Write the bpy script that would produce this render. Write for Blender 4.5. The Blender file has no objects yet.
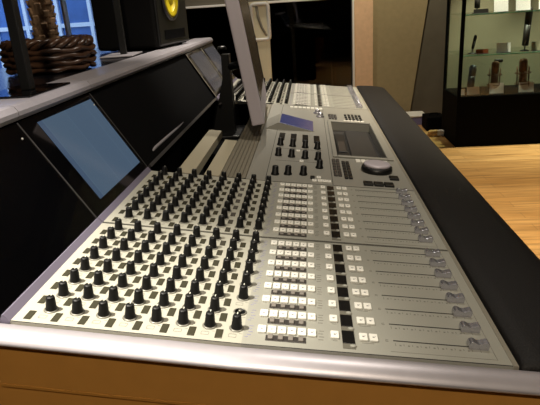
import bpy, bmesh, math, random
from mathutils import Vector, Matrix
random.seed(7)
C = bpy.context.scene.collection
PI = math.pi
LIFT = 0.85                      # console surface height above the floor

# ------------------------------------------------------------------ materials
def lin(c):
    return tuple(((v/255.0)/12.92 if v/255.0 <= .04045 else (((v/255.0)+.055)/1.055)**2.4) for v in c) + (1.0,)

def mat(name, rgb, rough=.5, metal=0., spec=.5, var=0., vscale=40., bump=0., bscale=200., coat=0., emit=None, estr=0.):
    m = bpy.data.materials.new(name); m.use_nodes = True
    nt = m.node_tree; b = nt.nodes['Principled BSDF']
    b.inputs['Base Color'].default_value = lin(rgb)
    b.inputs['Roughness'].default_value = rough
    b.inputs['Metallic'].default_value = metal
    b.inputs['Specular IOR Level'].default_value = spec
    b.inputs['Coat Weight'].default_value = coat
    b.inputs['Coat Roughness'].default_value = .05
    if emit:
        b.inputs['Emission Color'].default_value = lin(emit); b.inputs['Emission Strength'].default_value = estr
    tc = nt.nodes.new('ShaderNodeTexCoord')
    if var > 0:
        n = nt.nodes.new('ShaderNodeTexNoise'); n.inputs['Scale'].default_value = vscale; n.inputs['Detail'].default_value = 4
        r = nt.nodes.new('ShaderNodeValToRGB')
        c = lin(rgb)
        r.color_ramp.elements[0].position = .3; r.color_ramp.elements[1].position = .7
        r.color_ramp.elements[0].color = tuple(v*(1-var) for v in c[:3])+(1,)
        r.color_ramp.elements[1].color = tuple(min(1, v*(1+var)) for v in c[:3])+(1,)
        nt.links.new(tc.outputs['Object'], n.inputs['Vector']); nt.links.new(n.outputs['Fac'], r.inputs['Fac'])
        nt.links.new(r.outputs['Color'], b.inputs['Base Color'])
    if bump > 0:
        n2 = nt.nodes.new('ShaderNodeTexNoise'); n2.inputs['Scale'].default_value = bscale; n2.inputs['Detail'].default_value = 2
        bp = nt.nodes.new('ShaderNodeBump'); bp.inputs['Strength'].default_value = bump; bp.inputs['Distance'].default_value = .002
        nt.links.new(tc.outputs['Object'], n2.inputs['Vector']); nt.links.new(n2.outputs['Fac'], bp.inputs['Height'])
        nt.links.new(bp.outputs['Normal'], b.inputs['Normal'])
    return m

def glass_mat(name, tint, gloss=.1, rough=.02):
    m = bpy.data.materials.new(name); m.use_nodes = True
    nt = m.node_tree; nt.nodes.clear()
    o = nt.nodes.new('ShaderNodeOutputMaterial'); mx = nt.nodes.new('ShaderNodeMixShader')
    t = nt.nodes.new('ShaderNodeBsdfTransparent'); t.inputs['Color'].default_value = tint
    g = nt.nodes.new('ShaderNodeBsdfGlossy'); g.inputs['Roughness'].default_value = rough
    mx.inputs['Fac'].default_value = gloss
    nt.links.new(t.outputs[0], mx.inputs[1]); nt.links.new(g.outputs[0], mx.inputs[2]); nt.links.new(mx.outputs[0], o.inputs['Surface'])
    return m

def wood_mat(name, a, b_, rough=.35, plank=(1.2, .09), rot=False):
    m = bpy.data.materials.new(name); m.use_nodes = True
    nt = m.node_tree; b = nt.nodes['Principled BSDF']; b.inputs['Roughness'].default_value = rough
    tc = nt.nodes.new('ShaderNodeTexCoord'); mp = nt.nodes.new('ShaderNodeMapping')
    nt.links.new(tc.outputs['Object'], mp.inputs['Vector'])
    if rot: mp.inputs['Rotation'].default_value = (0, 0, PI/2)
    br = nt.nodes.new('ShaderNodeTexBrick')
    br.inputs['Scale'].default_value = 1.; br.inputs['Brick Width'].default_value = plank[0]; br.inputs['Row Height'].default_value = plank[1]
    br.inputs['Mortar Size'].default_value = .0012; br.inputs['Color1'].default_value = lin(a); br.inputs['Color2'].default_value = lin(b_)
    br.inputs['Mortar'].default_value = tuple(v*.35 for v in lin(b_)[:3])+(1,)
    nt.links.new(mp.outputs['Vector'], br.inputs['Vector'])
    mp2 = nt.nodes.new('ShaderNodeMapping'); mp2.inputs['Scale'].default_value = (2.5, 45, 10)
    nt.links.new(mp.outputs['Vector'], mp2.inputs['Vector'])
    n = nt.nodes.new('ShaderNodeTexNoise'); n.inputs['Scale'].default_value = 1.2; n.inputs['Detail'].default_value = 6
    nt.links.new(mp2.outputs['Vector'], n.inputs['Vector'])
    r = nt.nodes.new('ShaderNodeValToRGB'); r.color_ramp.elements[0].color = (.55, .5, .45, 1); r.color_ramp.elements[1].color = (1.15, 1.1, 1.05, 1)
    r.color_ramp.elements[0].position = .3; r.color_ramp.elements[1].position = .7
    nt.links.new(n.outputs['Fac'], r.inputs['Fac'])
    mx = nt.nodes.new('ShaderNodeMix'); mx.data_type = 'RGBA'; mx.blend_type = 'MULTIPLY'; mx.inputs['Factor'].default_value = 1
    nt.links.new(br.outputs['Color'], mx.inputs[6]); nt.links.new(r.outputs['Color'], mx.inputs[7])
    nt.links.new(mx.outputs[2], b.inputs['Base Color'])
    return m

def screen_mat(name, c1, c2, strength, scale=9.):
    m = mat(name, (8, 9, 12), .12, spec=.5)
    nt = m.node_tree; b = nt.nodes['Principled BSDF']
    tc = nt.nodes.new('ShaderNodeTexCoord'); br = nt.nodes.new('ShaderNodeTexBrick')
    mp = nt.nodes.new('ShaderNodeMapping'); mp.inputs['Rotation'].default_value = (0, -PI/2, 0); mp.inputs['Location'].default_value = (.02, .013, 0)
    nt.links.new(tc.outputs['Object'], mp.inputs['Vector']); nt.links.new(mp.outputs['Vector'], br.inputs['Vector'])
    br.inputs['Scale'].default_value = scale; br.inputs['Mortar Size'].default_value = .01; br.inputs['Brick Width'].default_value = .62; br.inputs['Row Height'].default_value = .8
    br.inputs['Color1'].default_value = lin(c1); br.inputs['Color2'].default_value = lin(c2)
    br.inputs['Mortar'].default_value = tuple(v*1.15 for v in lin(c1)[:3])+(1,)
    nt.links.new(br.outputs['Color'], b.inputs['Emission Color']); b.inputs['Emission Strength'].default_value = strength
    return m

M = {}
M['cream'] = mat('cream panel', (162, 160, 148), .5, .0, .35, var=.03, vscale=900)
M['grey_panel'] = mat('grey beige panel', (152, 151, 142), .45, .15, .4, var=.04, vscale=1200)
M['center_grey'] = mat('grey centre panel', (142, 140, 132), .45, .15, .4, var=.04, vscale=900)
M['silver'] = mat('brushed silver', (166, 161, 167), .38, .4, .5, var=.03, vscale=60)
M['lilac'] = mat('lilac grey metal', (118, 112, 130), .45, .2, .5)
M['alu'] = mat('monitor aluminium', (182, 174, 182), .5, .2, .5)
M['chrome'] = mat('fader chrome', (190, 190, 200), .27, .82, .5, coat=.4)
M['black'] = mat('black plastic', (13, 13, 13), .42, 0, .4)
M['knob'] = mat('knob black rubber', (9, 9, 9), .45, 0, .35)
M['skirt'] = mat('knob skirt grey', (120, 118, 110), .35, .3, .5)
M['pointer'] = mat('pointer line', (190, 190, 180), .5)
M['matte'] = mat('matte black', (6, 6, 7), .8, 0, .06)
M['gloss'] = mat('gloss black glass', (4, 4, 5), .05, 0, .5)
M['topgloss'] = mat('dark bridge top', (24, 23, 27), .16, 0, .6)
M['white_btn'] = mat('white key plastic', (228, 226, 218), .35, 0, .5)
M['mark'] = mat('key mark', (104, 104, 108), .6)
M['grey_btn'] = mat('grey key plastic', (122, 116, 110), .4)
M['led_strip'] = mat('dark key strip', (52, 48, 46), .4)
M['display'] = mat('dark olive display', (58, 56, 45), .18, 0, .5)
M['meter'] = mat('meter window', (15, 15, 15), .25, 0, .5)
M['legend'] = mat('legend ink', (112, 110, 103), .7)
M['legend_blue'] = mat('blue legend ink', (128, 126, 150), .7)
M['groove'] = mat('dark groove', (30, 28, 26), .7)
M['leather'] = mat('black leather', (19, 17, 17), .6, 0, .22, bump=.35, bscale=420)
M['trim_grey'] = mat('dark grey trim', (74, 72, 72), .4, .4)
M['beige_trim'] = mat('beige grey trim', (150, 145, 132), .4, .4)
M['bar'] = mat('beige bar', (176, 168, 146), .5, .1)
M['slat'] = mat('slatted grey', (128, 122, 108), .5, .2)
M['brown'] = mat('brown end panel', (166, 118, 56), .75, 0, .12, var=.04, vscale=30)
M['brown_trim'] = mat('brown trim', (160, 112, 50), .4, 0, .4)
M['screen'] = screen_mat('blue bridge screen', (90, 112, 134), (78, 99, 126), .62)  # even pale blue emission over the whole pane
M['screen_dim'] = screen_mat('dim bridge screen', (66, 70, 80), (58, 60, 76), .62)
M['blue_lcd'] = mat('blue lcd', (24, 26, 52), .25, emit=(66, 76, 132), estr=.42)
M['mon_screen'] = mat('monitor screen', (14, 12, 13), .25, 0, .5)
M['cone'] = mat('yellow cone', (178, 158, 14), .45, 0, .4)
M['speaker'] = mat('black vinyl', (9, 8, 8), .7, 0, .15, bump=.2, bscale=300)
M['wicker'] = mat('dark wicker', (62, 42, 30), .32, 0, .5, var=.3, vscale=30)
M['trunk'] = mat('palm trunk', (138, 112, 88), .8, 0, .2, var=.45, vscale=45, bump=.8, bscale=60)
M['leaf'] = mat('palm leaf', (52, 84, 40), .6)
M['soil'] = mat('soil', (30, 22, 16), .9)
M['floor'] = wood_mat('oak floor', (200, 160, 104), (186, 144, 88), .32)
M['wall'] = mat('beige wall', (150, 136, 104), .85, 0, .2, var=.05, vscale=20)  # lighter tone holds the lit part of the back wall
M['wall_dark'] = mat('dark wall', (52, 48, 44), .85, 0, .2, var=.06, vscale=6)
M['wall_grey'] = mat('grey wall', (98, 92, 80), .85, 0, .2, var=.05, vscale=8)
M['ceiling'] = mat('ceiling paint', (120, 114, 104), .9)
M['white_frame'] = mat('white frame', (226, 222, 214), .5)
M['tan_frame'] = mat('tan frame', (214, 178, 144), .55, 0, .3, var=.06, vscale=25)
M['cream_metal'] = mat('cream metal', (226, 216, 184), .4)
M['clear'] = glass_mat('clear glass', (.93, .96, .95, 1), .06)
M['darkglass'] = glass_mat('dark window glass', (.45, .45, .47, 1), .04)
M['shelf_glass'] = glass_mat('green shelf glass', (.92, .96, .94, 1), .08)
M['teal'] = mat('teal glass edge', (150, 214, 196), .2, 0, .5)
M['cab_back'] = mat('cabinet back', (150, 138, 112), .8)
M['card'] = mat('price card', (236, 224, 220), .6)
M['mic_grey'] = mat('grey mic metal', (120, 120, 122), .35, .7)
M['mic_brown'] = mat('brown mic body', (112, 76, 56), .4, .4)
M['mic_dark'] = mat('dark mic body', (40, 32, 28), .45, .3)
M['facade_blue'] = mat('blue facade glass', (78, 118, 182), .3, 0, .3, var=.35, vscale=1.3)
M['facade_white'] = mat('facade mullion', (225, 235, 245), .5)
M['ext_ground'] = mat('pavement', (120, 120, 124), .8)
M['desk'] = mat('red brown desk', (128, 62, 34), .4)
M['meter_back'] = mat('meter surround', (98, 95, 84), .5)
M['tray_cover'] = mat('tray cover', (34, 31, 29), .5)
M['gold'] = mat('tan cable', (178, 138, 84), .45)
M['cable_white'] = mat('white cable', (210, 204, 196), .4)
M['lilac_box'] = mat('lilac box side', (120, 116, 160), .6)

# ------------------------------------------------------------------ mesh helpers
class MB:
    def __init__(s): s.bm = bmesh.new(); s.mi = 0
    def _tag(s, faces):
        for f in faces: f.material_index = s.mi
    def box(s, x0, x1, y0, y1, z0, z1, bev=0., seg=2, mtx=None):
        r = bmesh.ops.create_cube(s.bm, size=1)
        vs = r['verts']
        bmesh.ops.scale(s.bm, vec=(abs(x1-x0), abs(y1-y0), abs(z1-z0)), verts=vs)
        bmesh.ops.translate(s.bm, vec=((x0+x1)/2, (y0+y1)/2, (z0+z1)/2), verts=vs)
        fs = set(f for v in vs for f in v.link_faces); s._tag(fs)
        if bev > 0:
            es = list(set(e for v in vs for e in v.link_edges))
            rb = bmesh.ops.bevel(s.bm, geom=es, offset=bev, segments=seg, profile=.5, affect='EDGES')
            s._tag(rb['faces']); vs = list(set(v for f in rb['faces'] for v in f.verts) | set(v for v in vs if v.is_valid))
            # collect the connected piece
            st = list(vs); seen = set(vs)
            while st:
                v = st.pop()
                for e in v.link_edges:
                    w = e.other_vert(v)
                    if w not in seen: seen.add(w); st.append(w)
            vs = list(seen)
        if mtx is not None: bmesh.ops.transform(s.bm, matrix=mtx, verts=vs)
        return vs
    def lathe(s, prof, n=24, mtx=None, sx=1., sy=1.):
        rings = []
        for r, z in prof:
            if r <= 1e-7: rings.append([s.bm.verts.new((0, 0, z))])
            else: rings.append([s.bm.verts.new((r*sx*math.cos(2*PI*k/n), r*sy*math.sin(2*PI*k/n), z)) for k in range(n)])
        fs = []
        for a, b in zip(rings, rings[1:]):
            for k in range(n):
                k2 = (k+1) % n
                if len(a) == 1 and len(b) == 1: continue
                if len(a) == 1: fs.append(s.bm.faces.new((a[0], b[k2], b[k])))
                elif len(b) == 1: fs.append(s.bm.faces.new((a[k], a[k2], b[0])))
                else: fs.append(s.bm.faces.new((a[k], a[k2], b[k2], b[k])))
        for ring, fl in ((rings[0], True), (rings[-1], False)):
            if len(ring) > 2: fs.append(s.bm.faces.new(list(reversed(ring)) if fl else ring))
        s._tag(fs)
        for f in fs: f.smooth = True
        vs = [v for r in rings for v in r]
        if mtx is not None: bmesh.ops.transform(s.bm, matrix=mtx, verts=vs)
        return vs
    def tube(s, pts, r, n=8, closed=False):
        pts = [Vector(p) for p in pts]; N = len(pts); rings = []
        rr = r if isinstance(r, (list, tuple)) else [r]*N
        prev = None
        for i, p in enumerate(pts):
            if closed: t = pts[(i+1) % N]-pts[i-1]
            else: t = pts[min(i+1, N-1)]-pts[max(i-1, 0)]
            t.normalize()
            if prev is None:
                a = Vector((0, 0, 1)) if abs(t.z) < .9 else Vector((1, 0, 0))
                u = t.cross(a).normalized()
            else:
                u = (prev-t*prev.dot(t)).normalized()
            prev = u; v = t.cross(u)
            rings.append([s.bm.verts.new(p+(u*math.cos(2*PI*k/n)+v*math.sin(2*PI*k/n))*rr[i]) for k in range(n)])
        fs = []
        for i in range(N if closed else N-1):
            a, b = rings[i], rings[(i+1) % N]
            for k in range(n):
                fs.append(s.bm.faces.new((a[k], a[(k+1) % n], b[(k+1) % n], b[k])))
        if not closed:
            fs.append(s.bm.faces.new(list(reversed(rings[0])))); fs.append(s.bm.faces.new(rings[-1]))
        s._tag(fs)
        for f in fs: f.smooth = True
    def sweep(s, sections, caps=True, smooth=False, closed=True):
        """sections: list of equal-length point loops joined one to the next"""
        rings = [[s.bm.verts.new(p) for p in sec] for sec in sections]
        fs = []; n = len(rings[0])
        for a, b in zip(rings, rings[1:]):
            for k in range(n if closed else n-1):
                fs.append(s.bm.faces.new((a[k], a[(k+1) % n], b[(k+1) % n], b[k])))
        if caps:
            fs.append(s.bm.faces.new(list(reversed(rings[0])))); fs.append(s.bm.faces.new(rings[-1]))
        s._tag(fs)
        for f in fs: f.smooth = smooth
    def prism_xz(s, poly, y0, y1, **k):
        s.sweep([[(x, y0, z) for x, z in poly], [(x, y1, z) for x, z in poly]], **k)
    def mesh(s, name, *mats):
        bmesh.ops.recalc_face_normals(s.bm, faces=s.bm.faces[:])
        me = bpy.data.meshes.new(name); s.bm.to_mesh(me); s.bm.free()
        for m in mats: me.materials.append(M[m])
        return me

def place(name, me, parent=None, loc=(0, 0, 0), rot=(0, 0, 0)):
    o = bpy.data.objects.new(name, me); C.objects.link(o)
    o.location = loc; o.rotation_euler = rot; o.parent = parent
    return o
def tag(o, label, cat, group=None):
    o['label'] = label; o['category'] = cat
    if group: o['group'] = group
    return o
def thing(name, label, cat, loc=(0, 0, 0), rot=(0, 0, 0), group=None):
    o = bpy.data.objects.new(name, None); C.objects.link(o); o.location = loc; o.rotation_euler = rot
    o.empty_display_size = .05
    return tag(o, label, cat, group)
def struct(name, me, parent=None, loc=(0, 0, 0)):
    o = place(name, me, parent, loc); o['kind'] = 'structure'; return o
KIDS = {}
def copy_tree(o, parent=None):
    c = o.copy(); C.objects.link(c); c.parent = parent
    for ch in [k for k in ALLP if k.parent == o]: ALLP.append(copy_tree(ch, c))
    return c

# ------------------------------------------------------------------ console geometry constants
YN, MW, P = .5197, .3046, .0356
SLA, SLB = .135, .113
AA, AB = math.atan(SLA), math.atan(SLB)
def zs(x): return .018-(SLB if x > -.091 else SLA)*(x+.091)
def ang(x): return AB if x > -.091 else AA
def on(x, y, dz=0.):                     # location on the sloping desk top
    return (x, y, zs(x)+dz)
ROWS = [.0328+k*P for k in range(8)]
Y1, Y2, Y3 = YN+MW, YN+2*MW, 2.083      # module boundaries; Y3 = far wing
Y4 = Y3+MW; Y5 = Y4+MW

# ------------------------------------------------------------------ small reusable part meshes
def knob_mesh():
    m = MB(); m.lathe([(.0068, .0012), (.0072, .0024), (.0064, .0038), (.0054, .0150), (.0050, .0176), (.0042, .0185), (0, .0186)], 16)
    m.mi = 1; m.box(-.0006, .0006, .001, .0050, .0178, .0190)
    return m.mesh('knob', 'knob', 'pointer')
def skirt_mesh():
    m = MB(); m.lathe([(.0090, 0), (.0090, .0008), (.0080, .0014), (0, .0015)], 20); return m.mesh('skirt', 'skirt')
def bare_mesh():
    m = MB(); m.lathe([(.0086, 0), (.0086, .0008), (.0080, .0014), (.0070, .0014), (.0067, .0006), (0, .0006)], 24)
    m.mi = 1; m.lathe([(.0069, .0007), (.0069, .0013), (.0054, .0013), (.0054, .0007)], 24)
    m.mi = 0; m.lathe([(.0022, .0005), (.0022, .0032), (0, .0034)], 12)
    return m.mesh('bare_encoder', 'skirt', 'knob')
def white_mesh():
    m = MB(); m.box(-.0050, .0050, -.0071, .0071, 0, .0030, .0009, 2)
    m.mi = 1; m.box(-.0014, .0010, -.0020, .0002, .0030, .00308); m.box(.0016, .0021, -.0004, .002, .0030, .00308)
    return m.mesh('white_button', 'white_btn', 'mark')
def greybtn_mesh():
    m = MB(); m.box(-.0029, .0029, -.0042, .0042, 0, .0022, .0006, 2); return m.mesh('grey_button', 'grey_btn')
def strip_mesh():
    m = MB(); m.box(-.0238, .0238, -.0056, .0056, 0, .0009, .0003, 1); return m.mesh('button_strip', 'led_strip')
def display_mesh():
    m = MB(); m.box(-.0043, .0043, -.0090, .0090, 0, .0008, .0003, 1); return m.mesh('display', 'display')
def meter_mesh():
    m = MB(); m.box(-.0074, .0074, -.0132, .0132, 0, .0012, .0003, 1); m.mi = 1; m.box(-.0075, .0075, -.0224, .0131, 0, .0006); return m.mesh('level_meter', 'meter', 'meter_back')
def oval_mesh():
    m = MB(); m.lathe([(.0036, 0), (.0036, .0014), (.003, .002), (0, .0021)], 14, sx=1.1, sy=.8); return m.mesh('select_button', 'grey_panel')
def cap_mesh():
    m = MB(); pr = [(-.0125, 0), (-.0132, .0055), (-.0122, .0098), (-.0095, .0120), (-.0060, .0112), (-.0020, .0092), (.0020, .0092), (.0060, .0108), (.0105, .0120), (.0128, .0100), (.0134, .0050), (.0126, 0)]
    pr = [(x*.9, z*.86) for x, z in pr]
    fine = []
    for i in range(len(pr)):
        if i == len(pr)-1: fine.append(pr[i]); break
        p0, p1, p2, p3 = pr[max(i-1, 0)], pr[i], pr[i+1], pr[min(i+2, len(pr)-1)]
        for t_ in (0, .25, .5, .75):
            fine.append(tuple(.5*(2*p1[q]+(p2[q]-p0[q])*t_+(2*p0[q]-5*p1[q]+4*p2[q]-p3[q])*t_**2+(3*p1[q]-p0[q]-3*p2[q]+p3[q])*t_**3) for q in (0, 1)))
    pr = fine
    m.sweep([[(x*.97, -.0052, z*.96) for x, z in pr], [(x, -.0046, z) for x, z in pr], [(x, .0046, z) for x, z in pr], [(x*.97, .0052, z*.96) for x, z in pr]])
    m.mi = 1; m.box(-.0004, .0004, -.0047, .0047, .0070, .0082)
    return m.mesh('fader_cap', 'chrome', 'mark')
def slot_mesh():
    m = MB(); m.box(-.052, .052, -.0008, .0008, -.0002, .0004); return m.mesh('fader_slot', 'groove')
MESH = dict(knob=knob_mesh(), skirt=skirt_mesh(), white=white_mesh(), grey=greybtn_mesh(), strip=strip_mesh(), display=display_mesh(),
            meter=meter_mesh(), oval=oval_mesh(), cap=cap_mesh(), slot=slot_mesh())
KX = [-.324+.0321*i for i in range(8)]
BX = [-.069+.0119*i for i in range(6)]

def slope_slab(xs, y0, y1, top, bot, *mats, extra=None):
    m = MB(); prof = [(x, zs(x)+top) for x in xs]+[(x, zs(x)+bot) for x in reversed(xs)]
    m.prism_xz(prof, y0, y1)
    if extra: extra(m)
    return m.mesh('panel', *mats)

# ------------------------------------------------------------------ channel module
ALLP = []
def part(name, me, parent, x=None, y=None, dz=0., loc=None, rot=None):
    if loc is None: loc = on(x, y, dz); rot = (0, ang(x), 0)
    o = place(name, me, parent, loc, rot or (0, 0, 0)); ALLP.append(o); return o

def legend(m, lo, hi):
    m.mi = 1
    def q(x, y, w, h):
        if not lo < x < hi: return
        z = zs(x); a = ang(x)
        m.box(-w/2, w/2, -h/2, h/2, .0000, .0002, mtx=Matrix.Translation((x, y, z))@Matrix.Rotation(a, 4, 'Y'))
    for r in ROWS:
        for k in range(11): q(.088+k*.0098, r-.0075, .0007, .0052 if k % 5 == 0 else .0032)
        for k in range(9): q(.0935+k*.0098, r-.0085, .0022, .0022)
        q(.079, r+.001, .0032, .0008); q(.079, r-.002, .0032, .0008); q(.0775, r-.0005, .0006, .0035)
        for i, kx in enumerate(KX):
            for dx, dy, w, h in ((0, -.0192, .0088, .0005), (0, -.0132, .0088, .0005), (-.0044, -.0162, .0005, .006), (.0044, -.0162, .0005, .006)):
                q(kx-.003+dx, r+dy, w, h)
            q(kx-.0185, r+.0095-.0155, .006, .0007); q(kx+.006, r-.011, .004, .0006)
        for k in range(4): q(.001+.001*(k % 2), r-.010+k*.006, .006, .0012)
        for k in range(6): q(BX[k], r+.0082, .006, .0009)
        q(.018, r-.0095, .006, .001); q(.056, r-.0095, .014, .001)
    q(.2005, MW/2, .0007, MW-.02)
    q(.140, .011, .12, .0006)
    m.mi = 2
    for r in ROWS:
        for k in range(4): q(-.0835+.0014*(k % 2), r-.011+k*.0062, .0052, .0013)
        q(-.086, r-.0155, .004, .0012)
    m.mi = 3
    a_, b_ = (-.3585, -.0905) if lo < -.2 else (-.0905, .2145)
    for ya, yb in ((.0012, .0026), (MW-.0026, MW-.0012)):
        m.prism_xz([(a_, zs(a_)+.0003), (b_, zs(b_)+.0003), (b_, zs(b_)), (a_, zs(a_))], ya, yb)

def make_module(label):
    t = thing('channel_module', label, 'console module', (0, YN, 0), group='channel modules')
    a, b = .0011, MW-.0011
    part('encoder_panel', slope_slab([-.3585, -.0905], a, b, 0, -.012, 'cream', 'legend', 'legend_blue', 'groove', extra=lambda m: legend(m, -.4, -.091)), t, loc=(0, 0, 0))
    part('fader_panel', slope_slab([-.0905, .2205], a, b, 0, -.012, 'grey_panel', 'legend', 'legend_blue', 'groove', extra=lambda m: legend(m, -.091, .4)), t, loc=(0, 0, 0))
    for k, r in enumerate(ROWS):
        for i, kx in enumerate(KX):
            kb = part('knob', MESH['knob'], t, kx, r); kb.rotation_euler[2] = 0
            part('skirt', MESH['skirt'], kb, loc=(0, 0, 0))['label'] = 'grey disc under the knob'
            part('display', MESH['display'], t, kx-.0187, r-.0155)
        for x in BX: part('white_button', MESH['white'], t, x, r+.0005)
        part('button_strip', MESH['strip'], t, -.0400, r-.0148)
        for i in range(4): part('grey_button', MESH['grey'], t, BX[1]-.001+i*.0119, r-.0148, .0009)
        for x in (.0175, .0512, .0632): part('white_button', MESH['white'], t, x, r+.0005)
        part('level_meter', MESH['meter'], t, .0335, r-.001)
        part('select_button', MESH['oval'], t, .0380, r-.0182)
        part('fader_slot', MESH['slot'], t, .138, r)
        part('fader_cap', MESH['cap'], t, .1842, r)
    return t
base = make_module('second module from the near end, rows of knobs and silver faders before the centre section')
base.location = (0, Y1, 0)
near = copy_tree(base); near.location = (0, YN, 0)
near['label'] = 'nearest console module, with one missing knob beside its white buttons'
bare = bare_mesh()
ks = [o for o in ALLP if o.parent == near and o.name.startswith('knob')]
tgt = min(ks, key=lambda o: (o.location.x-KX[7])**2+(o.location.y-ROWS[1])**2)
for ch in [o for o in ALLP if o.parent == tgt]:
    ALLP.remove(ch); bpy.data.objects.remove(ch)
loc = tgt.location.copy(); ALLP.remove(tgt); bpy.data.objects.remove(tgt)
bo = part('encoder_base', bare, near, loc=loc, rot=(0, AA, 0)); bo['label'] = 'bare round encoder base whose knob is missing'
f1 = copy_tree(base); f1.location = (0, Y3, 0); f1['label'] = 'first module of the far wing, just beyond the centre section'
f2 = copy_tree(base); f2.location = (0, Y4, 0); f2['label'] = 'module at the very far end of the console, by the dark window'

# ------------------------------------------------------------------ console frame
con = thing('mixing_console', 'long silver mixing console body with brown end panel, padded armrest and raised bridge', 'mixing console', (0, YN, -.85))
OX, OY, OZ = 0, YN, -.85
def cpart(name, m, *mats):
    me = m.mesh(name, *mats); me.transform(Matrix.Translation((0, -OY, -OZ))); return place(name, me, con)
# end cap
m = MB()
prof = [(.5192, -.015), (.5186, -.0030), (.5165, -.0010), (.5110, -.0005), (.5030, -.0018), (.4960, -.0052), (.4915, -.0092), (.4904, -.0115), (.4915, -.0138), (.4965, -.0150)]
xs = [-.62, -.374, -.362, -.30, -.20, -.10, 0., .10, .2205, .30, .372]
m.sweep([[(x, y, zs(max(x, -.374))+z) for y, z in prof] for x in xs], smooth=True)
cpart('end_cap', m, 'silver')
# thin silver line along the front edge of the panel
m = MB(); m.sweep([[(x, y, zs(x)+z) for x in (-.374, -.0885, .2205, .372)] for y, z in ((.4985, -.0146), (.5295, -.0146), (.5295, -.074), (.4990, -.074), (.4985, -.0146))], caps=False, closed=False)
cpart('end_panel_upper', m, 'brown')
m = MB()
for xa, xb in ((-.374, -.0885), (-.0885, .372)):
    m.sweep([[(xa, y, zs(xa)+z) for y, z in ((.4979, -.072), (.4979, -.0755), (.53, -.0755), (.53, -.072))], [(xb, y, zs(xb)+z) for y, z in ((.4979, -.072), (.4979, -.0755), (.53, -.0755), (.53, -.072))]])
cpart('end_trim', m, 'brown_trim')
m = MB()
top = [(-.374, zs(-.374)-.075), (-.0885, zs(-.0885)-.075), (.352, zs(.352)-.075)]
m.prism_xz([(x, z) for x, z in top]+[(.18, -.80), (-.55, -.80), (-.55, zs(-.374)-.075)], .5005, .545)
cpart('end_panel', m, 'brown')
# under-structure and pedestal
m = MB()
m.prism_xz([(-.357, zs(-.357)-.0125), (-.09, zs(-.09)-.0125), (.352, zs(.352)-.016), (.34, -.16), (-.45, -.13)], .545, Y2-.002)
m.prism_xz([(-.357, zs(-.357)-.0125), (-.09, zs(-.09)-.0125), (.352, zs(.352)-.016), (.34, -.16), (-.45, -.13)], Y3+.002, Y5-.004)
m.prism_xz([(-.15, zs(-.15)-.034), (-.09, zs(-.09)-.034), (.352, zs(.352)-.034), (.34, -.16), (-.15, -.16)], Y2-.002, Y3+.002)
m.box(-.45, .1, .62, 1.0, -.85, -.13); m.box(-.45, .1, 2.2, 2.6, -.85, -.13); m.box(-.45, .1, 1.0, 2.2, -.8, -.16)
cpart('pedestal', m, 'matte')
# trough behind the centre section
m = MB(); m.box(-.40, -.15, Y2, Y3, -.062, -.05); m.box(-.152, -.149, Y2, Y3, -.06, .012); m.box(-.372, -.15, Y3-.004, Y3, -.06, .03)
cpart('trough', m, 'matte')
m = MB(); m.box(-.402, -.15, Y2+.0005, Y2+.003, -.06, zs(-.2)-.006)
cpart('trough_end', m, 'matte')
# armrest
def arm_sec(y, sh=0.):
    pts = []
    x0, x1 = .222, .368
    base_ = [(x0, -.010), (x0+.001, -.001), (x0+.006, .0035), (x0+.03, .0055), (x0+.07, .0065), (x0+.11, .0050), (x1-.016, .0015), (x1-.006, -.0040), (x1-.001, -.012), (x1, -.022), (x1-.004, -.036), (x1-.02, -.046), (x0+.01, -.046), (x0, -.04)]
    for x, z in base_:
        pts.append((x, y, zs(min(x, .222))-.113*(max(x, .222)-.222)*.95+z*(1-sh)-.012*sh))
    return pts
m = MB(); m.sweep([arm_sec(.5205, .8), arm_sec(.5215, .35), arm_sec(.5255, .1), arm_sec(.534, 0)]+[arm_sec(y) for y in (1.0, 1.6, 2.2, 2.72)]+[arm_sec(2.735, .2), arm_sec(2.745, .8)], smooth=True)
cpart('armrest', m, 'leather')['label'] = 'black padded leather armrest'
m = MB(); m.prism_xz([(.2150, zs(.215)+.0008), (.2208, zs(.2208)+.0008), (.2208, zs(.2208)-.004), (.2150, zs(.215)-.004)], YN+.001, 2.69)
cpart('edge_trim', m, 'beige_trim')
# bridge: rail segments, body, dark top
seg = [YN-.03, Y1, Y2, Y3, Y4, Y5]
for a, b in zip(seg, seg[1:]):
    m = MB(); m.prism_xz([(-.4695, .2325), (-.4632, .2400), (-.4630, .2470), (-.4690, .2555), (-.4760, .2570), (-.552, .2570), (-.552, .236), (-.48, .2325)], a+.0009, b-.0009)
    cpart('rail_segment', m, 'silver')
m = MB(); m.prism_xz([(-.552, .2555), (-.552, .235), (-.92, .235), (-.92, .2555)], YN-.03, Y5)
cpart('bridge_top', m, 'topgloss')
m = MB()
m.prism_xz([(-.388, .040), (-.486, .2315), (-.92, .2335), (-.92, .0), (-.45, -.12), (-.388, -.10)], YN-.02, Y2)
m.prism_xz([(-.388, .040), (-.486, .2315), (-.92, .2335), (-.92, .0), (-.45, -.12), (-.388, -.10)], Y3, Y5-.002)
m.prism_xz([(-.372, .045), (-.372, .058), (-.476, .2315), (-.92, .2335), (-.92, .0), (-.45, -.12), (-.402, -.10)], Y2, Y3)
cpart('bridge_body', m, 'matte')
m = MB(); m.box(-.90, -.55, .62, .70, -.85, 0); m.box(-.90, -.55, 2.45, 2.53, -.85, 0)
cpart('bridge_stand', m, 'matte')
m = MB(); m.prism_xz([(-.371, .059), (-.367, .0555), (-.363, .057), (-.368, .063)], Y2+.02, Y3-.01)
cpart('trim_line', m, 'trim_grey')
m = MB()
m.tube([(-.386, 1.215, .066), (-.384, 1.235, .072), (-.383, 1.26, .074), (-.384, 1.58, .070), (-.388, 1.60, .064)], .0042, 8)
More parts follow.
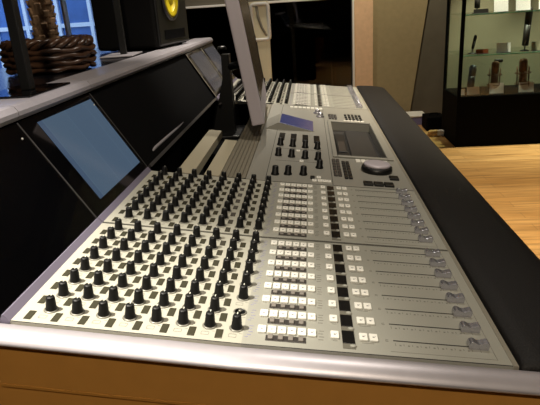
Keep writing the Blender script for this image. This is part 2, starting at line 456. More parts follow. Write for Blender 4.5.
m.tube([(-.386, 1.215, .066), (-.398, 1.213, .05)], .0042, 8); m.tube([(-.388, 1.60, .064), (-.402, 1.60, .05)], .0042, 8)
cpart('pull_rail', m, 'silver')

# ------------------------------------------------------------------ meter bridge units
SX0, SZ0, SX1, SZ1 = -.3665, .0615, -.4700, .2310
uvec = Vector((SX1-SX0, 0, SZ1-SZ0)); LEN = uvec.length; uvec.normalize(); nvec = Vector((uvec.z, 0, -uvec.x))
RB = math.atan2(uvec.z, -uvec.x)      # slope of the glass
def make_meter(label, screen, trim, dim=False):
    t = thing('meter_unit', label, 'meter bridge unit', (SX0, 0, SZ0), group='meter bridge units')
    Rm = Matrix(((uvec.x, 0, nvec.x), (0, 1, 0), (uvec.z, 0, nvec.z))).to_4x4()      # u -> x, n -> z
    e = Matrix(((-uvec.x, 0, nvec.x), (0, 1, 0), (-uvec.z, 0, nvec.z))).to_euler()
    m = MB(); m.box(.001-LEN, -.001, .0008, MW-.0008, -.012, 0, .0006, 1); part('glass_panel', m.mesh('glass_panel', 'gloss'), t, loc=(0, 0, 0), rot=e)
    if screen:
        m = MB(); m.box(-.0825, .0825, -.119, .119, 0, .0004)
        s_ = part('screen', m.mesh('screen', 'screen_dim' if dim else 'screen'), t, loc=Rm@Vector((.1025, .169, .0002)), rot=e)
        s_['label'] = 'screen set in the black glass'
    m = MB(); m.box(.002-LEN, -.002, 0, .0024 if trim == 'trim_grey' else .006, .0002, .0014)
    part('side_trim', m.mesh('side_trim', trim), t, loc=Rm@Vector((0, MW-.0034 if trim == 'trim_grey' else .001, 0)), rot=e)
    m = MB(); m.prism_xz([(.0082, -.0078), (.0016, .0014), (-.0005, .0010), (-.004, -.006), (-.004, -.0125), (.006, -.0125)], .0009, MW-.0009)
    part('silver_strip', m.mesh('silver_strip', 'lilac'), t, loc=(0, 0, 0))['label'] = 'lilac grey edge strip'
    m = MB(); m.lathe([(.0018, 0), (.0018, .0012), (0, .0016)], 10)
    part('indicator', m.mesh('indicator', 'pointer'), t, loc=Rm@Vector((LEN*.86, MW-.020, 0)), rot=e)
    return t
mu = make_meter('black glass bridge unit without a lit picture, nearest the camera', False, 'trim_grey'); mu.location.y = YN
mu2 = make_meter('bridge unit with the large pale blue screen', True, 'trim_grey'); mu2.location.y = Y1
mu3 = make_meter('bridge unit with dim screen and beige edge, first beyond the centre gap', True, 'beige_trim', True); mu3.location.y = Y3
mu4 = copy_tree(mu3); mu4.location.y = Y4; mu4['label'] = 'dim screened bridge unit at the far end of the silver rail'

# ------------------------------------------------------------------ centre section
ctr = thing('centre_section', 'grey centre section between the knob modules, with blue display, jog wheel and keyboard tray', 'console module', (0, Y2, 0))
def kp(name, me, x, y, dz=0., lab=None):
    o = place(name, me, ctr, (x, y-Y2, zs(x)+dz), (0, ang(x), 0))
    if lab: o['label'] = lab
    return o
def raw(name, m, *mats):
    me = m.mesh(name, *mats); me.transform(Matrix.Translation((0, -Y2, 0))); return place(name, me, ctr)
RX0, RX1, RY0, RY1 = .062, .190, 1.372, 1.805
m = MB()
def pan(x0, x1, y0, y1, bot=-.030):
    xs_ = [x0]+([-.0905] if x0 < -.0905 < x1 else [])+[x1]
    m.prism_xz([(x, zs(x)) for x in xs_]+[(x, zs(x)+bot) for x in reversed(xs_)], y0, y1)
pan(-.15, RX0, Y2+.001, Y3-.001); pan(RX1, .2205, Y2+.001, Y3-.001); pan(RX0, RX1, Y2+.001, RY0); pan(RX0, RX1, RY1, Y3-.001)
raw('top_panel', m, 'center_grey')
m = MB(); m.prism_xz([(RX0-.002, zs(RX0)-.026), (RX1+.002, zs(RX1)-.026), (RX1+.002, zs(RX1)-.030), (RX0-.002, zs(RX0)-.030)], RY0-.002, RY1+.002)
raw('tray_floor', m, 'tray_cover')
# tray frame
m = MB(); mt = lambda x, y: Matrix.Translation((x, y-0, zs(x)))@Matrix.Rotation(AB, 4, 'Y')
m.box(-.006, .006, RY0-.012, RY1+.012, 0, .005, .0012, 1, mt(RX0-.006, 0)); m.box(-.008, .008, RY0-.012, RY1+.012, 0, .005, .0012, 1, mt(RX1+.008, 0))
xm = (RX0+RX1)/2
m.box(-.064, .064, RY1, RY1+.012, 0, .005, .0012, 1, mt(xm, 0)); m.box(-.064, .064, RY0-.012, RY0, 0, .005, .0012, 1, mt(xm, 0))
raw('tray_frame', m, 'center_grey')
m = MB(); m.box(-.016, .016, -.13, .13, 0, .012, .002, 1)
kp('key_block', m.mesh('key_block', 'black'), RX0+.020, 1.57, -.0258)
m = MB(); m.box(-.011, .011, -.058, .058, 0, .003, .001, 1)
kp('touch_pad', m.mesh('touch_pad', 'led_strip'), RX0+.020, 1.53, -.0138)
m = MB(); m.box(-.038, .038, -.19, .19, 0, .008, .002, 1)
kp('keyboard_cover', m.mesh('keyboard_cover', 'tray_cover'), RX0+.080, 1.585, -.0258)
# wedge with blue display
m = MB()
w0 = [(-.146, zs(-.146)+.0005), (-.104, zs(-.104)+.022), (.006, zs(.006)+.0005)]
m.prism_xz([(x, z) for x, z in w0]+[(.006, zs(.006)-.004), (-.091, zs(-.091)-.004), (-.146, zs(-.146)-.004)], 1.645, 1.795)
raw('display_wedge', m, 'center_grey')
sl = math.atan2(w0[1][1]-w0[2][1], .110)
m = MB(); m.box(-.0535, .0535, -.072, .072, 0, .0012, .0004, 1)
d = place('blue_display', m.mesh('blue_display', 'blue_lcd'), ctr, (-.049, 1.72-Y2, (w0[1][1]+w0[2][1])/2), (0, sl, 0)); d['label'] = 'blue lit display'
# columns of displays and knobs below the wedge
dm = MB(); dm.box(-.0085, .0085, -.045, .045, 0, .0015, .0004, 1); dm = dm.mesh('display', 'meter')
m = MB(); m.lathe([(.0095, 0), (.0095, .003), (.0078, .005), (.0070, .019), (.0055, .021), (0, .0212)], 18); bigk = m.mesh('knob', 'knob')
CX = [-.090, -.056, -.022, .011]
for i, x in enumerate(CX):
    kp('display', dm, x, 1.555-.004*i); kp('knob', bigk, x, 1.455-.006*i); kp('knob', bigk, x, 1.345-.006*i)
kp('knob', bigk, .013, 1.255)
for x, y in ((-.089, 1.180), (-.060, 1.187), (-.025, 1.192)): kp('knob', MESH['knob'] if 0 else bigk, x, y)
for x, y in ((.010, 1.175), (.022, 1.150), (.032, 1.15), (.012, 1.150), (.0, 1.15), (-.04, 1.40), (-.03, 1.30)): kp('white_button', MESH['white'], x, y)
m = MB(); m.box(-.005, .005, -.008, .008, 0, .004, .001, 1); kp('black_button', m.mesh('black_button', 'black'), -.004, 1.17)
m = MB()
for yy in (1.30, 1.42): m.box(-.06, .06, -.0005, .0005, 0, .0003, mtx=Matrix.Translation((-.035, yy, zs(-.035)))@Matrix.Rotation(AB, 4, 'Y'))
m.box(-.0006, .0006, Y2+.002, Y3-.002, 0, .0004, mtx=mt(.0405, 0))
m.box(-.0006, .0006, Y2+.002, Y3-.002, 0, .0004, mtx=mt(-.108, 0))
raw('panel_line', m, 'groove')
# row of lit buttons at the far edge, trackball group
wb2 = MB(); wb2.box(-.006, .006, -.012, .012, 0, .004, .001, 1); wb2 = wb2.mesh('white_button', 'white_btn')
for i in range(8): kp('white_button', wb2, -.075+.0155*i, 2.035)
m = MB(); m.lathe([(.014, 0), (.014, .004), (.009, .006), (.010, .008), (.0085, .014), (.005, .017), (0, .018)], 18); tb = m.mesh('control_wheel', 'chrome')
kp('control_wheel', tb, .019, 1.945); kp('control_wheel', tb, .028, 1.885)
# key pads
small = MB(); small.box(-.0042, .0042, -.010, .010, 0, .004, .001, 1); small = small.mesh('pad_key', 'led_strip')
small2 = MB(); small2.box(-.0042, .0042, -.010, .010, 0, .004, .001, 1); small2 = small2.mesh('pad_key', 'black')
for j in range(6):
    for i in range(2):
        kp('pad_key', small, .050+.0098*i, 1.205+.024*j); kp('pad_key', small2, .0735+.0098*i, 1.190+.024*j)
for j in range(3):
    for i in range(3): kp('pad_key', small, .062+.0098*i, 1.87+.028*j)
for j in range(3):
    for i in range(5): kp('pad_key', small2, .118+.0125*i, 1.87+.035*j)
for i in range(6): kp('white_button', MESH['white'], .112+.0118*i, 1.842)
# jog wheel
m = MB(); m.lathe([(.036, 0), (.0375, .004), (.036, .012), (.033, .0125), (0, .0125)], 36); kp('jog_ring', m.mesh('jog_ring', 'black'), .150, 1.262)
m = MB(); m.lathe([(.0315, .0120), (.0325, .0165), (.0295, .0195), (.012, .0185), (0, .0185)], 36); j_ = kp('jog_wheel', m.mesh('jog_wheel', 'alu'), .150, 1.264); j_['label'] = 'round silver jog wheel'
for i in range(6): kp('white_button', wb2, .112+.0135*i, 1.335)
m = MB(); m.box(-.0105, .0105, -.012, .012, 0, .005, .0012, 1); bb = m.mesh('black_button', 'black')
for i in range(3): kp('black_button', bb, .119+.0228*i, 1.152)
for k in range(3): kp('black_button', bb, .183+.002*k, 1.205-.001*k) if k == 0 else None
# trough covers
m = MB(); m.prism_xz([(-.305, zs(-.305)), (-.268, zs(-.268)), (-.268, zs(-.268)-.02), (-.305, zs(-.305)-.02)], Y2+.004, 1.565)
raw('cover_bar', m, 'bar')
m = MB(); m.prism_xz([(-.243, zs(-.243)), (-.2095, zs(-.2095)), (-.2095, zs(-.2095)-.02), (-.243, zs(-.243)-.02)], Y2+.004, 1.462)
raw('cover_bar', m, 'bar')
m = MB(); m.box(-.30, -.21, Y2+.03, Y2+.05, -.05, zs(-.21)-.012)
raw('cover_support', m, 'matte')
m = MB(); m.box(-.30, -.15, 1.40, 1.42, -.05, zs(-.15)-.012)
raw('cover_support', m, 'matte')
m = MB()
x = -.2075
while x < -.156:
    m.prism_xz([(x, zs(x)), (x+.0082, zs(x+.0082)), (x+.0082, zs(x+.0082)-.012), (x, zs(x)-.012)], Y2+.004, Y3-.01); x += .0094
m.prism_xz([(-.2075, zs(-.2075)-.004), (-.151, zs(-.151)-.004), (-.151, zs(-.151)-.012), (-.2075, zs(-.2075)-.012)], Y2+.004, Y3-.01)
raw('slatted_cover', m, 'slat')

# ------------------------------------------------------------------ monitor and its arm
mz = math.radians(3.6); mtl = math.radians(8.2)
mon = thing('computer_monitor', 'silver framed flat monitor seen edge on, leaning back over the console', 'monitor', (-.131, 1.478, .074), (0, 0, mz))
RM = Matrix.Rotation(-mtl, 4, 'Y')
MWD, MHT, MTH = .56, .385, .036
def mpart(name, m, *mats):
    me = m.mesh(name, *mats); me.transform(RM); return place(name, me, mon)
m = MB(); m.box(-MTH, 0, 0, MWD, 0, MHT, .004, 3); mpart('housing', m, 'alu')
m = MB(); m.box(-.001, .0008, .016, MWD-.016, .062, MHT-.016, .0003, 1); mpart('screen', m, 'mon_screen')['label'] = 'dark screen facing the armrest side'
m = MB(); m.box(-.0005, .0016, MWD-.012, MWD-.002, .004, MHT-.004); mpart('bezel_edge', m, 'matte')
arm = thing('monitor_arm', 'black post and arm carrying the silver monitor', 'monitor arm', (-.299, 1.90, -.05))
m = MB(); m.box(-.045, .045, -.06, .06, 0, .012, .003, 2); place('base_plate', m.mesh('base_plate', 'black'), arm)
m = MB(); m.prism_xz([(-.056, .012), (.024, .012), (.026, .15), (.024, .285), (-.002, .285), (-.004, .205)], -.022, .022); m.lathe([(.016, .300), (.016, .308), (.012, .312), (0, .313)], 16); place('post', m.mesh('post', 'black'), arm)
m = MB(); m.tube([(.016, 0, .24), (.05, -.04, .25), (.0835, -.10, .255)], .013, 10); place('arm', m.mesh('arm', 'black'), arm)
m = MB(); m.tube([(-.022, .0, .11), (-.020, -.04, .118), (-.010, .02, .122), (.022, .33, .136), (.030, .37, .13)], .005, 8)
place('brace', m.mesh('brace', 'trim_grey'), arm)['label'] = 'thin grey metal brace'

# ------------------------------------------------------------------ things on the bridge top
BT = .2571
def pole(label, x, y, plate, zr):
    t = thing('shelf_pole', label, 'pole', (x, y, BT), (0, 0, zr), 'black poles on the bridge top')
    m = MB(); m.box(-.060, .045, -.085, .085, 0, .004, .001, 1); place('base_plate', m.mesh('base_plate', plate), t)
    m = MB(); m.box(-.0098, .0098, -.0098, .0098, .004, 1.25, .0015, 2); place('post', m.mesh('post', 'black'), t)
    return t
pole('black square pole on a black foot plate, in front of the basket', -.527, .990, 'gloss', 0)
pole('black square pole on a silver foot plate, in front of the speaker', -.612, 1.81, 'silver', .1)
# planter
pl = thing('basket_planter', 'dark wicker basket planter holding a palm trunk on the bridge top', 'planter', (-.668, 1.40, BT-.0014))
m = MB(); m.lathe([(.078, 0), (.098, .01), (.104, .05), (.100, .085), (.092, .085), (.094, .06), (.0, .06)], 32, sx=1.02, sy=1.0)
m.mi = 0
for L in range(4):
    r0 = .101+.003*min(L, 2); z = .012+.017*L
    m.tube([((r0+.004*math.sin(9*a))*math.cos(a), (r0+.004*math.sin(9*a))*math.sin(a), z+.003*math.cos(9*a+L*PI)) for a in [2*PI*k/72 for k in range(72)]], .0075, 6, closed=True)
bk = place('basket', m.mesh('basket', 'wicker'), pl); bk.scale = (1, 1, .86)
m = MB()
for s_ in range(3):
    m.tube([((.098+.009*math.cos(8*a+s_*2*PI/3))*math.cos(a), (.098+.009*math.cos(8*a+s_*2*PI/3))*math.sin(a), .082+.009*math.sin(8*a+s_*2*PI/3)) for a in [2*PI*k/110 for k in range(110)]], .0078, 6, closed=True)
br_ = place('braided_rim', m.mesh('braided_rim', 'wicker'), pl); br_.scale = (1, 1, .86)
m = MB(); m.lathe([(.093, .055), (.093, .072), (.03, .078), (0, .078)], 24); place('soil', m.mesh('soil', 'soil'), pl)
m = MB(); pr = []
z = .065; k = 0
while z < .62:
    r = .027+.004*math.exp(-(z-.065)*25); pr += [(r+.003, z), (r-.002, z+.012)]; z += .014; k += 1
m.lathe(pr+[(0, z)], 20)
for kx in range(150):                       # overlapping bark scales
    zz = .075+.0036*kx; a = kx*2.399; rr = .0275
    if zz > .6: break
    mtx = Matrix.Rotation(a, 4, 'Z')@Matrix.Translation((rr, 0, zz))@Matrix.Rotation(.35, 4, 'Y')
    m.box(-.003, .003, -.008, .008, -.009, .010, .002, 1, mtx)
place('trunk', m.mesh('trunk', 'trunk'), pl)
for i in range(9):
    a = i*2*PI/9+.2; m = MB(); pts = []
    n_ = 9
    secs = []
    for j in range(n_+1):
        t_ = j/n_; rad = .02+.42*t_; zz = .60+.32*t_-.42*t_*t_; w = .004+.035*math.sin(PI*min(1, t_*.9+.08))
        secs.append([(rad, -w, zz-.01), (rad, 0, zz+.004), (rad, w, zz-.01), (rad, 0, zz)])
    m.sweep(secs); me = m.mesh('frond', 'leaf'); me.transform(Matrix.Rotation(a, 4, 'Z')); place('frond', me, pl)
# speaker
sp = thing('speaker', 'black studio speaker with yellow cone on the bridge top', 'speaker', (-.632, 2.165, BT), (0, 0, math.radians(-8)))
m = MB(); m.box(-.13, .112, -.158, .158, .004, .44, .012, 3); place('cabinet', m.mesh('cabinet', 'speaker'), sp)
m = MB(); m.box(.108, .120, -.152, .152, .010, .434, .006, 2); place('baffle', m.mesh('baffle', 'black'), sp)
RY = Matrix.Rotation(PI/2, 4, 'Y')
m = MB(); m.lathe([(.078, 0), (.078, .006), (.070, .008), (.066, .002)], 40); me = m.mesh('woofer_ring', 'trim_grey'); me.transform(Matrix.Translation((.120, -.02, .172))@RY); place('woofer_ring', me, sp)
m = MB(); m.lathe([(.067, .003), (.062, .008), (.056, .004), (.030, .001), (.024, .003), (.012, .006), (0, .007)], 40); me = m.mesh('woofer_cone', 'cone'); me.transform(Matrix.Translation((.1215, -.02, .172))@RY); place('woofer_cone', me, sp)['label'] = 'yellow woofer cone'
m = MB(); m.lathe([(.034, 0), (.034, .006), (.026, .002), (.014, .006), (0, .008)], 28); me = m.mesh('tweeter', 'cone'); me.transform(Matrix.Translation((.120, 0, .36))@RY); place('tweeter', me, sp)
m = MB(); m.box(.1195, .1215, -.105, .105, .030, .064, .001, 1); place('port_slot', m.mesh('port_slot', 'matte'), sp)
for sy in (-1, 1):
    for sx in (-1, 1):
        m = MB(); m.lathe([(.012, 0), (.012, .0045), (0, .0045)], 12); me = m.mesh('foot', 'matte'); me.transform(Matrix.Translation((sx*.085, sy*.12, 0))); place('foot', me, sp)

# ------------------------------------------------------------------ looped stand beyond the console
ls = thing('metal_stand', 'cream post with a white rounded loop, behind the monitor at the far end', 'stand', (-.275, 3.2, -.85))
m = MB(); m.lathe([(.16, 0), (.16, .012), (.05, .02), (0, .02)], 32); place('foot', m.mesh('foot', 'cream_metal'), ls)
m = MB(); m.sweep([[(.018-.016, -.03, .018), (.052, -.03, .018), (.052, .03, .018), (.002, .03, .018)], [(.002, -.02, .80), (.050, -.02, .80), (.050, .02, .80), (.002, .02, .80)], [(-.022, -.02, 1.06), (.052, -.02, 1.06), (.052, .02, 1.06), (-.022, .02, 1.06)], [(-.078, -.012, 1.26), (.052, -.012, 1.26), (.052, .012, 1.26), (-.078, .012, 1.26)]])
place('post', m.mesh('post', 'cream_metal'), ls)
def rrect(x0, x1, z0, z1, r, y, n=6):
    pts = []
    for cx, cz, a0 in ((x1-r, z1-r, 0), (x0+r, z1-r, PI/2), (x0+r, z0+r, PI), (x1-r, z0+r, 3*PI/2)):
        for k in range(n+1): a = a0+k*(PI/2)/n; pts.append((cx+r*math.cos(a), y, cz+r*math.sin(a)))
    return pts
m = MB(); m.tube(rrect(-.042, .052, 1.055, 1.245, .018, -.016), .011, 8, closed=True); place('loop', m.mesh('loop', 'white_frame'), ls)
m = MB(); m.tube([(-.012, -.014, 1.235), (-.006, -.016, 1.18), (.012, -.016, 1.12), (.036, -.014, 1.075)], .008, 8); place('crescent', m.mesh('crescent', 'beige_trim'), ls)

# ------------------------------------------------------------------ room
FZ, CZ = -.85, 1.95
X0, X1, YB, YF = -4.4, 3.2, -2.2, 6.0
m = MB(); m.box(X0-.1, X1+.1, YB-.1, YF+.1, FZ-.1, FZ); struct('floor', m.mesh('floor', 'floor'))
m = MB(); m.box(X0-.1, X1+.1, YB-.1, YF+.1, CZ, CZ+.1); struct('ceiling', m.mesh('ceiling', 'ceiling'))
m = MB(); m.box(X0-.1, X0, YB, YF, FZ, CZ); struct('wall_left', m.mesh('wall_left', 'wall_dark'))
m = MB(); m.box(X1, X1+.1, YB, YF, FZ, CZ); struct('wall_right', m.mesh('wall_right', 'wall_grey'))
m = MB(); m.box(X0, X1, YB-.1, YB, FZ, CZ); struct('wall_front', m.mesh('wall_front', 'wall_grey'))
WL0, WL1, WLz0, WLz1 = -4.1, -2.05, -.75, 1.6
CW0, CW1, CWz0, CWz1 = -1.75, .455, -.62, .405
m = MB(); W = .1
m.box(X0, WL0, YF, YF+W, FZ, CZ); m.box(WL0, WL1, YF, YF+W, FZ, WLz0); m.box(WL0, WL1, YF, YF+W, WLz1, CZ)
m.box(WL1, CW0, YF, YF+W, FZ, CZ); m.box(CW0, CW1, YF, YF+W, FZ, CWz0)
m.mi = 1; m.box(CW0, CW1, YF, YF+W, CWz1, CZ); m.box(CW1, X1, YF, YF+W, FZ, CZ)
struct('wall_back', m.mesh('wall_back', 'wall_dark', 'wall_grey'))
# slab added to shape the wall's lit area; its slanting edge is the shade line
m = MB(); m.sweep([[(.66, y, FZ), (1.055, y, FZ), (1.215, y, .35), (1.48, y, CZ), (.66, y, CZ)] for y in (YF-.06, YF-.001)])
struct('wall_lit_patch', m.mesh('wall_lit_patch', 'wall'))
m = MB(); m.box(.468, .66, YF-.09, YF-.001, FZ, CZ, .004, 1); struct('trim_2', m.mesh('trim_2', 'tan_frame'))
m = MB(); m.box(.450, .468, YF-.10, YF-.001, FZ, CZ, .002, 1); struct('trim_3', m.mesh('trim_3', 'white_frame'))
# control-room window
w2 = bpy.data.objects.new('window_2', None); C.objects.link(w2); w2['kind'] = 'structure'; w2.location = (0, YF, 0)
m = MB(); m.box(CW0, CW1-.006, -.03, .05, CWz1+.004, CWz1+.026, .003, 1); m.box(CW0, CW1-.006, -.03, .05, CWz0-.03, CWz0, .003, 1)
place('window_frame', m.mesh('window_frame', 'white_frame'), w2)
m = MB(); m.box(CW0, CW1, .04, .05, CWz0, CWz1); place('pane', m.mesh('pane', 'darkglass'), w2)
# room beyond
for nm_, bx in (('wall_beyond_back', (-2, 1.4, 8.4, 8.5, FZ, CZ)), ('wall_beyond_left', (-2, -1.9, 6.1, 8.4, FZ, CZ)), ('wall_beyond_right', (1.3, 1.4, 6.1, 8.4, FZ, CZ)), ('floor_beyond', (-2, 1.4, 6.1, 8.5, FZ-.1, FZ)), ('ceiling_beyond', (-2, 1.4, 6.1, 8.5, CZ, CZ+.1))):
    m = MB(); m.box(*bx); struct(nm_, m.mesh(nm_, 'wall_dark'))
dk = thing('desk', 'red brown desk behind the dark window, at its lower right corner', 'desk', (.42, 6.9, FZ))
m = MB(); m.box(-.16, .6, -.3, .3, .50, .56, .004, 1); place('desk_top', m.mesh('desk_top', 'desk'), dk)
for sx in (-.13, .57):
    m = MB(); m.box(sx-.02, sx+.02, -.27, .27, 0, .50); place('side_panel', m.mesh('side_panel', 'desk'), dk)
tr = thing('equipment_rack', 'dark equipment rack with a row of small lights behind the dark window', 'equipment rack', (-.36, 7.3, FZ))
m = MB(); m.box(-.55, .55, -.25, .25, 0, 1.02, .01, 1); place('case', m.mesh('case', 'black'), tr)
m = MB(); m.box(-.50, .50, -.256, -.250, .86, .98); place('front_plate', m.mesh('front_plate', 'trim_grey'), tr)
m = MB(); m.lathe([(.006, 0), (.006, .004), (0, .005)], 8); me = m.mesh('button', 'pointer'); me.transform(Matrix.Rotation(PI/2, 4, 'X'))
for i in range(14): place('button', me, tr, (-.30+.045*i, -.256, .93))
# blue window on the left
w1 = bpy.data.objects.new('window_1', None); C.objects.link(w1); w1['kind'] = 'structure'; w1.location = (0, YF, 0)
m = MB()
for z_ in (WLz0, WLz1): m.box(WL0, WL1, -.02, .08, z_-.025, z_+.025)
for x_ in (WL0+.025, -3.16, -2.62, WL1-.025): m.box(x_-.011, x_+.011, -.02, .08, WLz0, WLz1)
place('window_frame', m.mesh('window_frame', 'white_frame'), w1)
m = MB(); m.box(WL0, WL1, .03, .036, WLz0, WLz1); place('pane', m.mesh('pane', 'clear'), w1)
bd = thing('outside_building', 'blue glass building facade with white frames seen through the left window', 'building', (-5., 10.0, FZ))
m = MB(); m.box(-5, 3, 0, .3, 0, 6); place('wall', m.mesh('wall', 'facade_blue'), bd)
m = MB()
for i in range(14): m.box(-4.9+.6*i, -4.84+.6*i, -.06, 0, 0, 6)
for k_ in range(8): m.box(-5, 3, -.05, 0, .35+.75*k_, .42+.75*k_)
m.box(-5, 3, -.12, 0, 1.72, 1.95)
place('mullion_grid', m.mesh('mullion_grid', 'facade_white'), bd)
m = MB(); m.box(-14, 2, 6.2, 14, FZ-.12, FZ-.02); struct('ground_outside', m.mesh('ground_outside', 'ext_ground'))

# ------------------------------------------------------------------ display cabinet with microphones
KX0, KX1, KY0, KY1 = 1.209, 2.55, 4.60, 5.12
cab = thing('display_cabinet', 'tall black framed glass display cabinet standing on the wood floor', 'display cabinet', (KX0, KY0, FZ))
def kpart(name, m, *mats):
    me = m.mesh(name, *mats); me.transform(Matrix.Translation((-KX0, -KY0, -FZ))); return place(name, me, cab)
m = MB(); m.box(KX0, KX1, KY0, KY1, FZ, -.425, .004, 1); kpart('base', m, 'matte')
for x_, y_ in ((KX0, KY0), (KX1-.026, KY0), (KX0, KY1-.026), (KX1-.026, KY1-.026)):
    m = MB(); m.box(x_, x_+.026, y_, y_+.026, -.425, 1.25); kpart('post', m, 'matte')
m = MB(); m.box(KX0, KX1, KY0, KY1, 1.25, 1.32, .004, 1); kpart('top', m, 'black')
m = MB(); m.box(KX0+.026, KX1-.026, KY1-.02, KY1-.008, -.425, 1.25); kpart('back_panel', m, 'cab_back')
SH = [-.094, .222, .54]
for z_ in SH:
    m = MB(); m.box(KX0+.028, KX1-.028, KY0+.03, KY1-.03, z_-.008, z_)
    s_ = kpart('shelf', m, 'shelf_glass')
    m = MB(); m.box(KX0+.028, KX1-.028, KY0+.022, KY0+.0295, z_-.009, z_+.0005); me = m.mesh('shelf_edge', 'teal'); me.transform(Matrix.Translation((-KX0, -KY0, -FZ))); place('shelf_edge', me, s_)
m = MB(); m.box(KX0+.026, KX1-.026, KY0+.008, KY0+.014, -.42, 1.25); kpart('front_glass', m, 'clear')
m = MB(); m.box(KX0+.008, KX0+.014, KY0+.026, KY1-.026, -.42, 1.25); kpart('side_glass', m, 'clear')
def mic(label, x, y, z, body, grille, h, r, ring, tilt=0., rings=True):
    t = thing('microphone', label, 'microphone', (x, y, z), (0, 0, 0), 'microphones in the cabinet')
    m = MB(); m.lathe([(.035, 0), (.035, .006), (.012, .010), (0, .010)], 20); place('stand_base', m.mesh('stand_base', 'mic_dark'), t)
    m = MB(); m.tube([(0, 0, .008), (0, 0, .05)], .006, 8); place('stem', m.mesh('stem', 'mic_grey'), t)
    R_ = Matrix.Translation((0, 0, .04))@Matrix.Rotation(tilt, 4, 'Y')
    m = MB(); m.lathe([(r*.8, 0), (r, .006), (r, h*.55), (0, h*.55)], 20); me = m.mesh('body', body); me.transform(R_); place('body', me, t)
    m = MB(); m.lathe([(r*.96, h*.55), (r*1.02, h*.58), (r*1.02, h*.9), (r*.8, h*.98), (r*.4, h), (0, h)], 20); me = m.mesh('grille', grille); me.transform(R_); place('grille', me, t)
    if rings:
        m = MB()
        for zz in (h*.12, h*.5): m.tube([(1.9*r*math.cos(a), 1.9*r*math.sin(a), zz) for a in [2*PI*k/24 for k in range(24)]], .0035, 6, closed=True)
        for k in range(4):
            a = k*PI/2+.5; m.tube([(1.9*r*math.cos(a), 1.9*r*math.sin(a), h*.02), (1.9*r*math.cos(a), 1.9*r*math.sin(a), h*.72)], .0032, 6)
            for zz in (h*.12, h*.5): m.tube([(1.9*r*math.cos(a), 1.9*r*math.sin(a), zz), (r*math.cos(a+.6), r*math.sin(a+.6), zz)], .0015, 5)
        me = m.mesh('shock_mount', ring); me.transform(R_); place('shock_mount', me, t)
    return t
yb = KY0+.14
mic('grey microphone at the left end of the bottom cabinet level', 1.345, yb, -.425, 'mic_grey', 'mic_grey', .20, .029, 'mic_dark', .08, False)
mic('brown microphone in a wire shock mount, middle of the bottom cabinet level', 1.54, yb, -.425, 'mic_brown', 'mic_brown', .22, .030, 'mic_brown', 0)
mic('redder brown microphone in a shock mount, right on the bottom cabinet level', 1.775, yb, -.425, 'mic_brown', 'mic_brown', .23, .033, 'mic_brown', -.05)
mic('small dark microphone at the left of the middle glass shelf', 1.345, yb, SH[0], 'mic_dark', 'mic_dark', .11, .012, 'mic_dark', .18, False)
mic('tall dark tube microphone standing upright on the middle glass shelf', 1.765, yb, SH[0], 'mic_dark', 'mic_dark', .30, .026, 'mic_dark', .03, False)
mic('dark microphone at the left of the top visible glass shelf', 1.36, yb, SH[1], 'mic_dark', 'mic_grey', .16, .022, 'mic_dark', 0, False)
mic('silver microphone on the top visible shelf, beside the pale card', 1.75, yb, SH[1], 'mic_grey', 'mic_grey', .17, .024, 'mic_grey', 0, False)
def card(label, x, z, w, h, mt='card'):
    t = thing('price_card', label, 'price card', (x, KY0+.075, z), (0, 0, 0), 'price cards in the cabinet')
    m = MB(); m.box(-w/2, w/2, -.002, .002, .004, .004+h); me = m.mesh('card', mt); me.transform(Matrix.Rotation(-.2, 4, 'X')); place('card', me, t)
    m = MB(); m.box(-w/2, w/2, -.012, .016, 0, .005); place('holder', m.mesh('holder', 'mic_grey'), t)
    return t
card('pale price card below the grey microphone', 1.355, -.425, .10, .062)
card('small round-cornered white tag beside the cabinet post at the bottom', 1.262, -.425, .045, .05)
card('pale price card in front of the shock-mounted brown microphone', 1.545, -.425, .115, .085)
card('pinkish price card in front of the redder brown microphone', 1.785, -.425, .12, .08)
card('low dark pink card on the middle shelf beside the small dark microphone', 1.405, SH[0], .10, .034, 'desk')
card('bright white price card in the centre of the middle glass shelf', 1.575, SH[0], .11, .075)
card('grey green card right of the tall tube microphone', 1.86, SH[0], .13, .07, 'cab_back')
card('dark framed card at the left of the top visible shelf', 1.375, SH[1], .115, .03, 'mic_dark')
card('large white price card on the top visible shelf', 1.53, SH[1], .11, .12)
card('wide white card on the top visible shelf, near the silver microphone', 1.70, SH[1], .11, .085)
card('white card at the right of the top visible shelf', 1.87, SH[1], .10, .10)
t = thing('microphone_box', 'tiny dark box on the bottom level between the two brown microphones', 'box', (1.655, KY0+.42, -.425))
m = MB(); m.box(-.03, .03, -.02, .02, 0, .22, .004, 1); place('body', m.mesh('body', 'cab_back'), t)
m = MB(); m.box(-.032, .032, -.022, .022, .22, .245, .004, 1); place('lid', m.mesh('lid', 'mic_dark'), t)

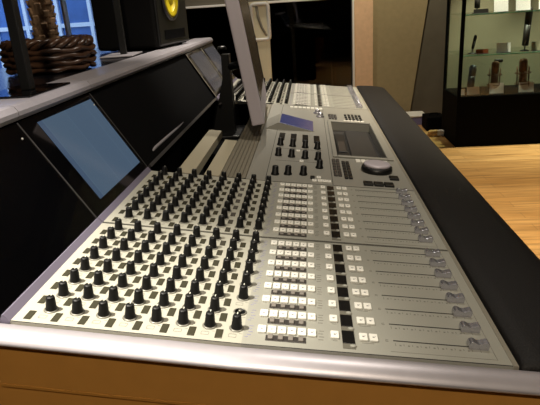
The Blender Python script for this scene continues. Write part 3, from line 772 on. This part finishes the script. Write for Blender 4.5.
# ------------------------------------------------------------------ floor items beyond the armrest
t = thing('carton', 'low white topped lilac carton on the floor by the back wall', 'box', (1.03, 5.66, FZ))
m = MB(); m.box(-.13, .13, -.12, .12, 0, .08, .004, 1); place('body', m.mesh('body', 'lilac_box'), t)
m = MB(); m.box(-.134, .134, -.124, .124, .08, .095, .003, 1); place('lid', m.mesh('lid', 'white_frame'), t)
t = thing('black_case', 'black case on the floor between the carton and the display cabinet', 'case', (1.19, 5.36, FZ))
m = MB(); m.box(-.09, .09, -.12, .12, 0, .13, .008, 2); place('body', m.mesh('body', 'matte'), t)
m = MB(); m.tube([(-.04, 0, .128), (-.035, 0, .15), (.035, 0, .15), (.04, 0, .128)], .006, 8); place('handle', m.mesh('handle', 'matte'), t)
t = thing('cable_coil', 'tan and white coiled cable on the floor beside the cabinet base', 'cable', (1.125, 5.02, FZ))
for q_, mt_, name in ((0, 'gold', 'tan_loop'), (1, 'cable_white', 'white_loop')):
    m = MB(); pts = []
    for k in range(90):
        a = k*2*PI/18; r = .042+.012*math.sin(k*.37); pts.append((r*math.cos(a)+.05*q_-.015, r*math.sin(a)*.8, .012+.035*(k/90)+.012*math.sin(a*1.3+q_)))
    m.tube(pts, .009, 6); place(name, m.mesh(name, mt_), t)

# ------------------------------------------------------------------ lights
def spot(name, loc, target, watts, cone, blend=.6, rad=.03, col=(1, .80, .55)):
    l = bpy.data.lights.new(name, 'SPOT'); l.energy = watts; l.spot_size = math.radians(cone); l.spot_blend = blend; l.shadow_soft_size = rad; l.color = col
    o = bpy.data.objects.new(name, l); C.objects.link(o); o.location = loc
    o.rotation_euler = (Vector(target)-Vector(loc)).to_track_quat('-Z', 'Y').to_euler(); return o
W1 = (1, .92, .79)
spot('lamp_near', (-.85, .35, 1.85), (-.36, .50, .05), 500, 27, 1., .03, (1, .93, .80))
spot('lamp_far', (-.25, 2.95, 1.85), (-.05, 2.45, .0), 150, 60, .9, .03, W1)
spot('lamp_bridge', (-.2, 2.2, 1.85), (-.52, 2.0, .25), 125, 34, .9, .03, W1)
spot('lamp_floor', (1.4, 2.2, 1.85), (1.25, 2.3, -.85), 440, 80, .8, .04, (1, .84, .58))
spot('lamp_middle', (.4, 1.4, 1.85), (.1, 1.6, 0), 56, 110, .8, .05, W1)
spot('lamp_wall', (.95, 4.9, 1.85), (.85, 6.0, .0), 125, 80, .9, .04, (1, .90, .68))
spot('fill_left', (.25, .75, 1.85), (-.53, .85, .24), 105, 20, .8, .03, (1, .94, .88))  # added fill to brighten the rail, edge strip and glass; no fixture there
spot('fill_back', (-.9, 5.0, 1.85), (-.6, 6.0, .35), 90, 80, .9, .04, W1)  # added fill for the dim window head frame, no lamp of the room
spot('fill_front', (.1, -.9, 1.85), (-.05, .8, -.1), 130, 75, .8, .05, (1, .86, .66))  # added fill from behind the camera for the monitor edge and end panel
for i_, x_ in enumerate((1.5, 2.2)):
    spot('cabinet_lamp', (x_, KY0+.045, 1.235), (x_, KY0+.09, -.4), 260, 60, .8, .02, (1, .93, .74))
w = bpy.data.worlds.new('World'); bpy.context.scene.world = w; w.use_nodes = True
bg = w.node_tree.nodes['Background']; bg.inputs['Color'].default_value = (.5, .66, 1, 1); bg.inputs['Strength'].default_value = 2.2

# ------------------------------------------------------------------ camera
f = 540.
dY = Vector((38, -198.5, f)).normalized()
a_ = Vector((.066, .998, 0)).normalized()
D_ = -(f*f)/(38*a_.x-198.5*a_.y)
dn = Vector((a_.x*D_, a_.y*D_, f)).normalized()
dX = dn.cross(dY)
if dX.x < 0: dX = -dX
dX.normalize(); dZ = -dn
right = Vector((dX.x, dY.x, dZ.x)); down = Vector((dX.y, dY.y, dZ.y)); fwd = Vector((dX.z, dY.z, dZ.z))
cam = bpy.data.cameras.new('Camera'); cam.sensor_fit = 'HORIZONTAL'; cam.sensor_width = 36; cam.lens = 36*f/540.; cam.clip_start = .02; cam.clip_end = 100
co = bpy.data.objects.new('Camera', cam); C.objects.link(co)
mw = Matrix.Identity(4)
for i in range(3):
    mw[i][0] = right[i]; mw[i][1] = -down[i]; mw[i][2] = -fwd[i]
mw[0][3], mw[1][3], mw[2][3] = 0, 0, .3787
co.matrix_world = mw
bpy.context.scene.camera = co
for o in list(C.objects):
    if o.parent is None: o.location.z += LIFT

sc = bpy.context.scene
sc.view_settings.view_transform = 'Standard'; sc.view_settings.look = 'None'; sc.view_settings.exposure = 0; sc.view_settings.gamma = 1
sc.cycles.use_denoising = True
sc.cycles.max_bounces = 8; sc.cycles.transparent_max_bounces = 12
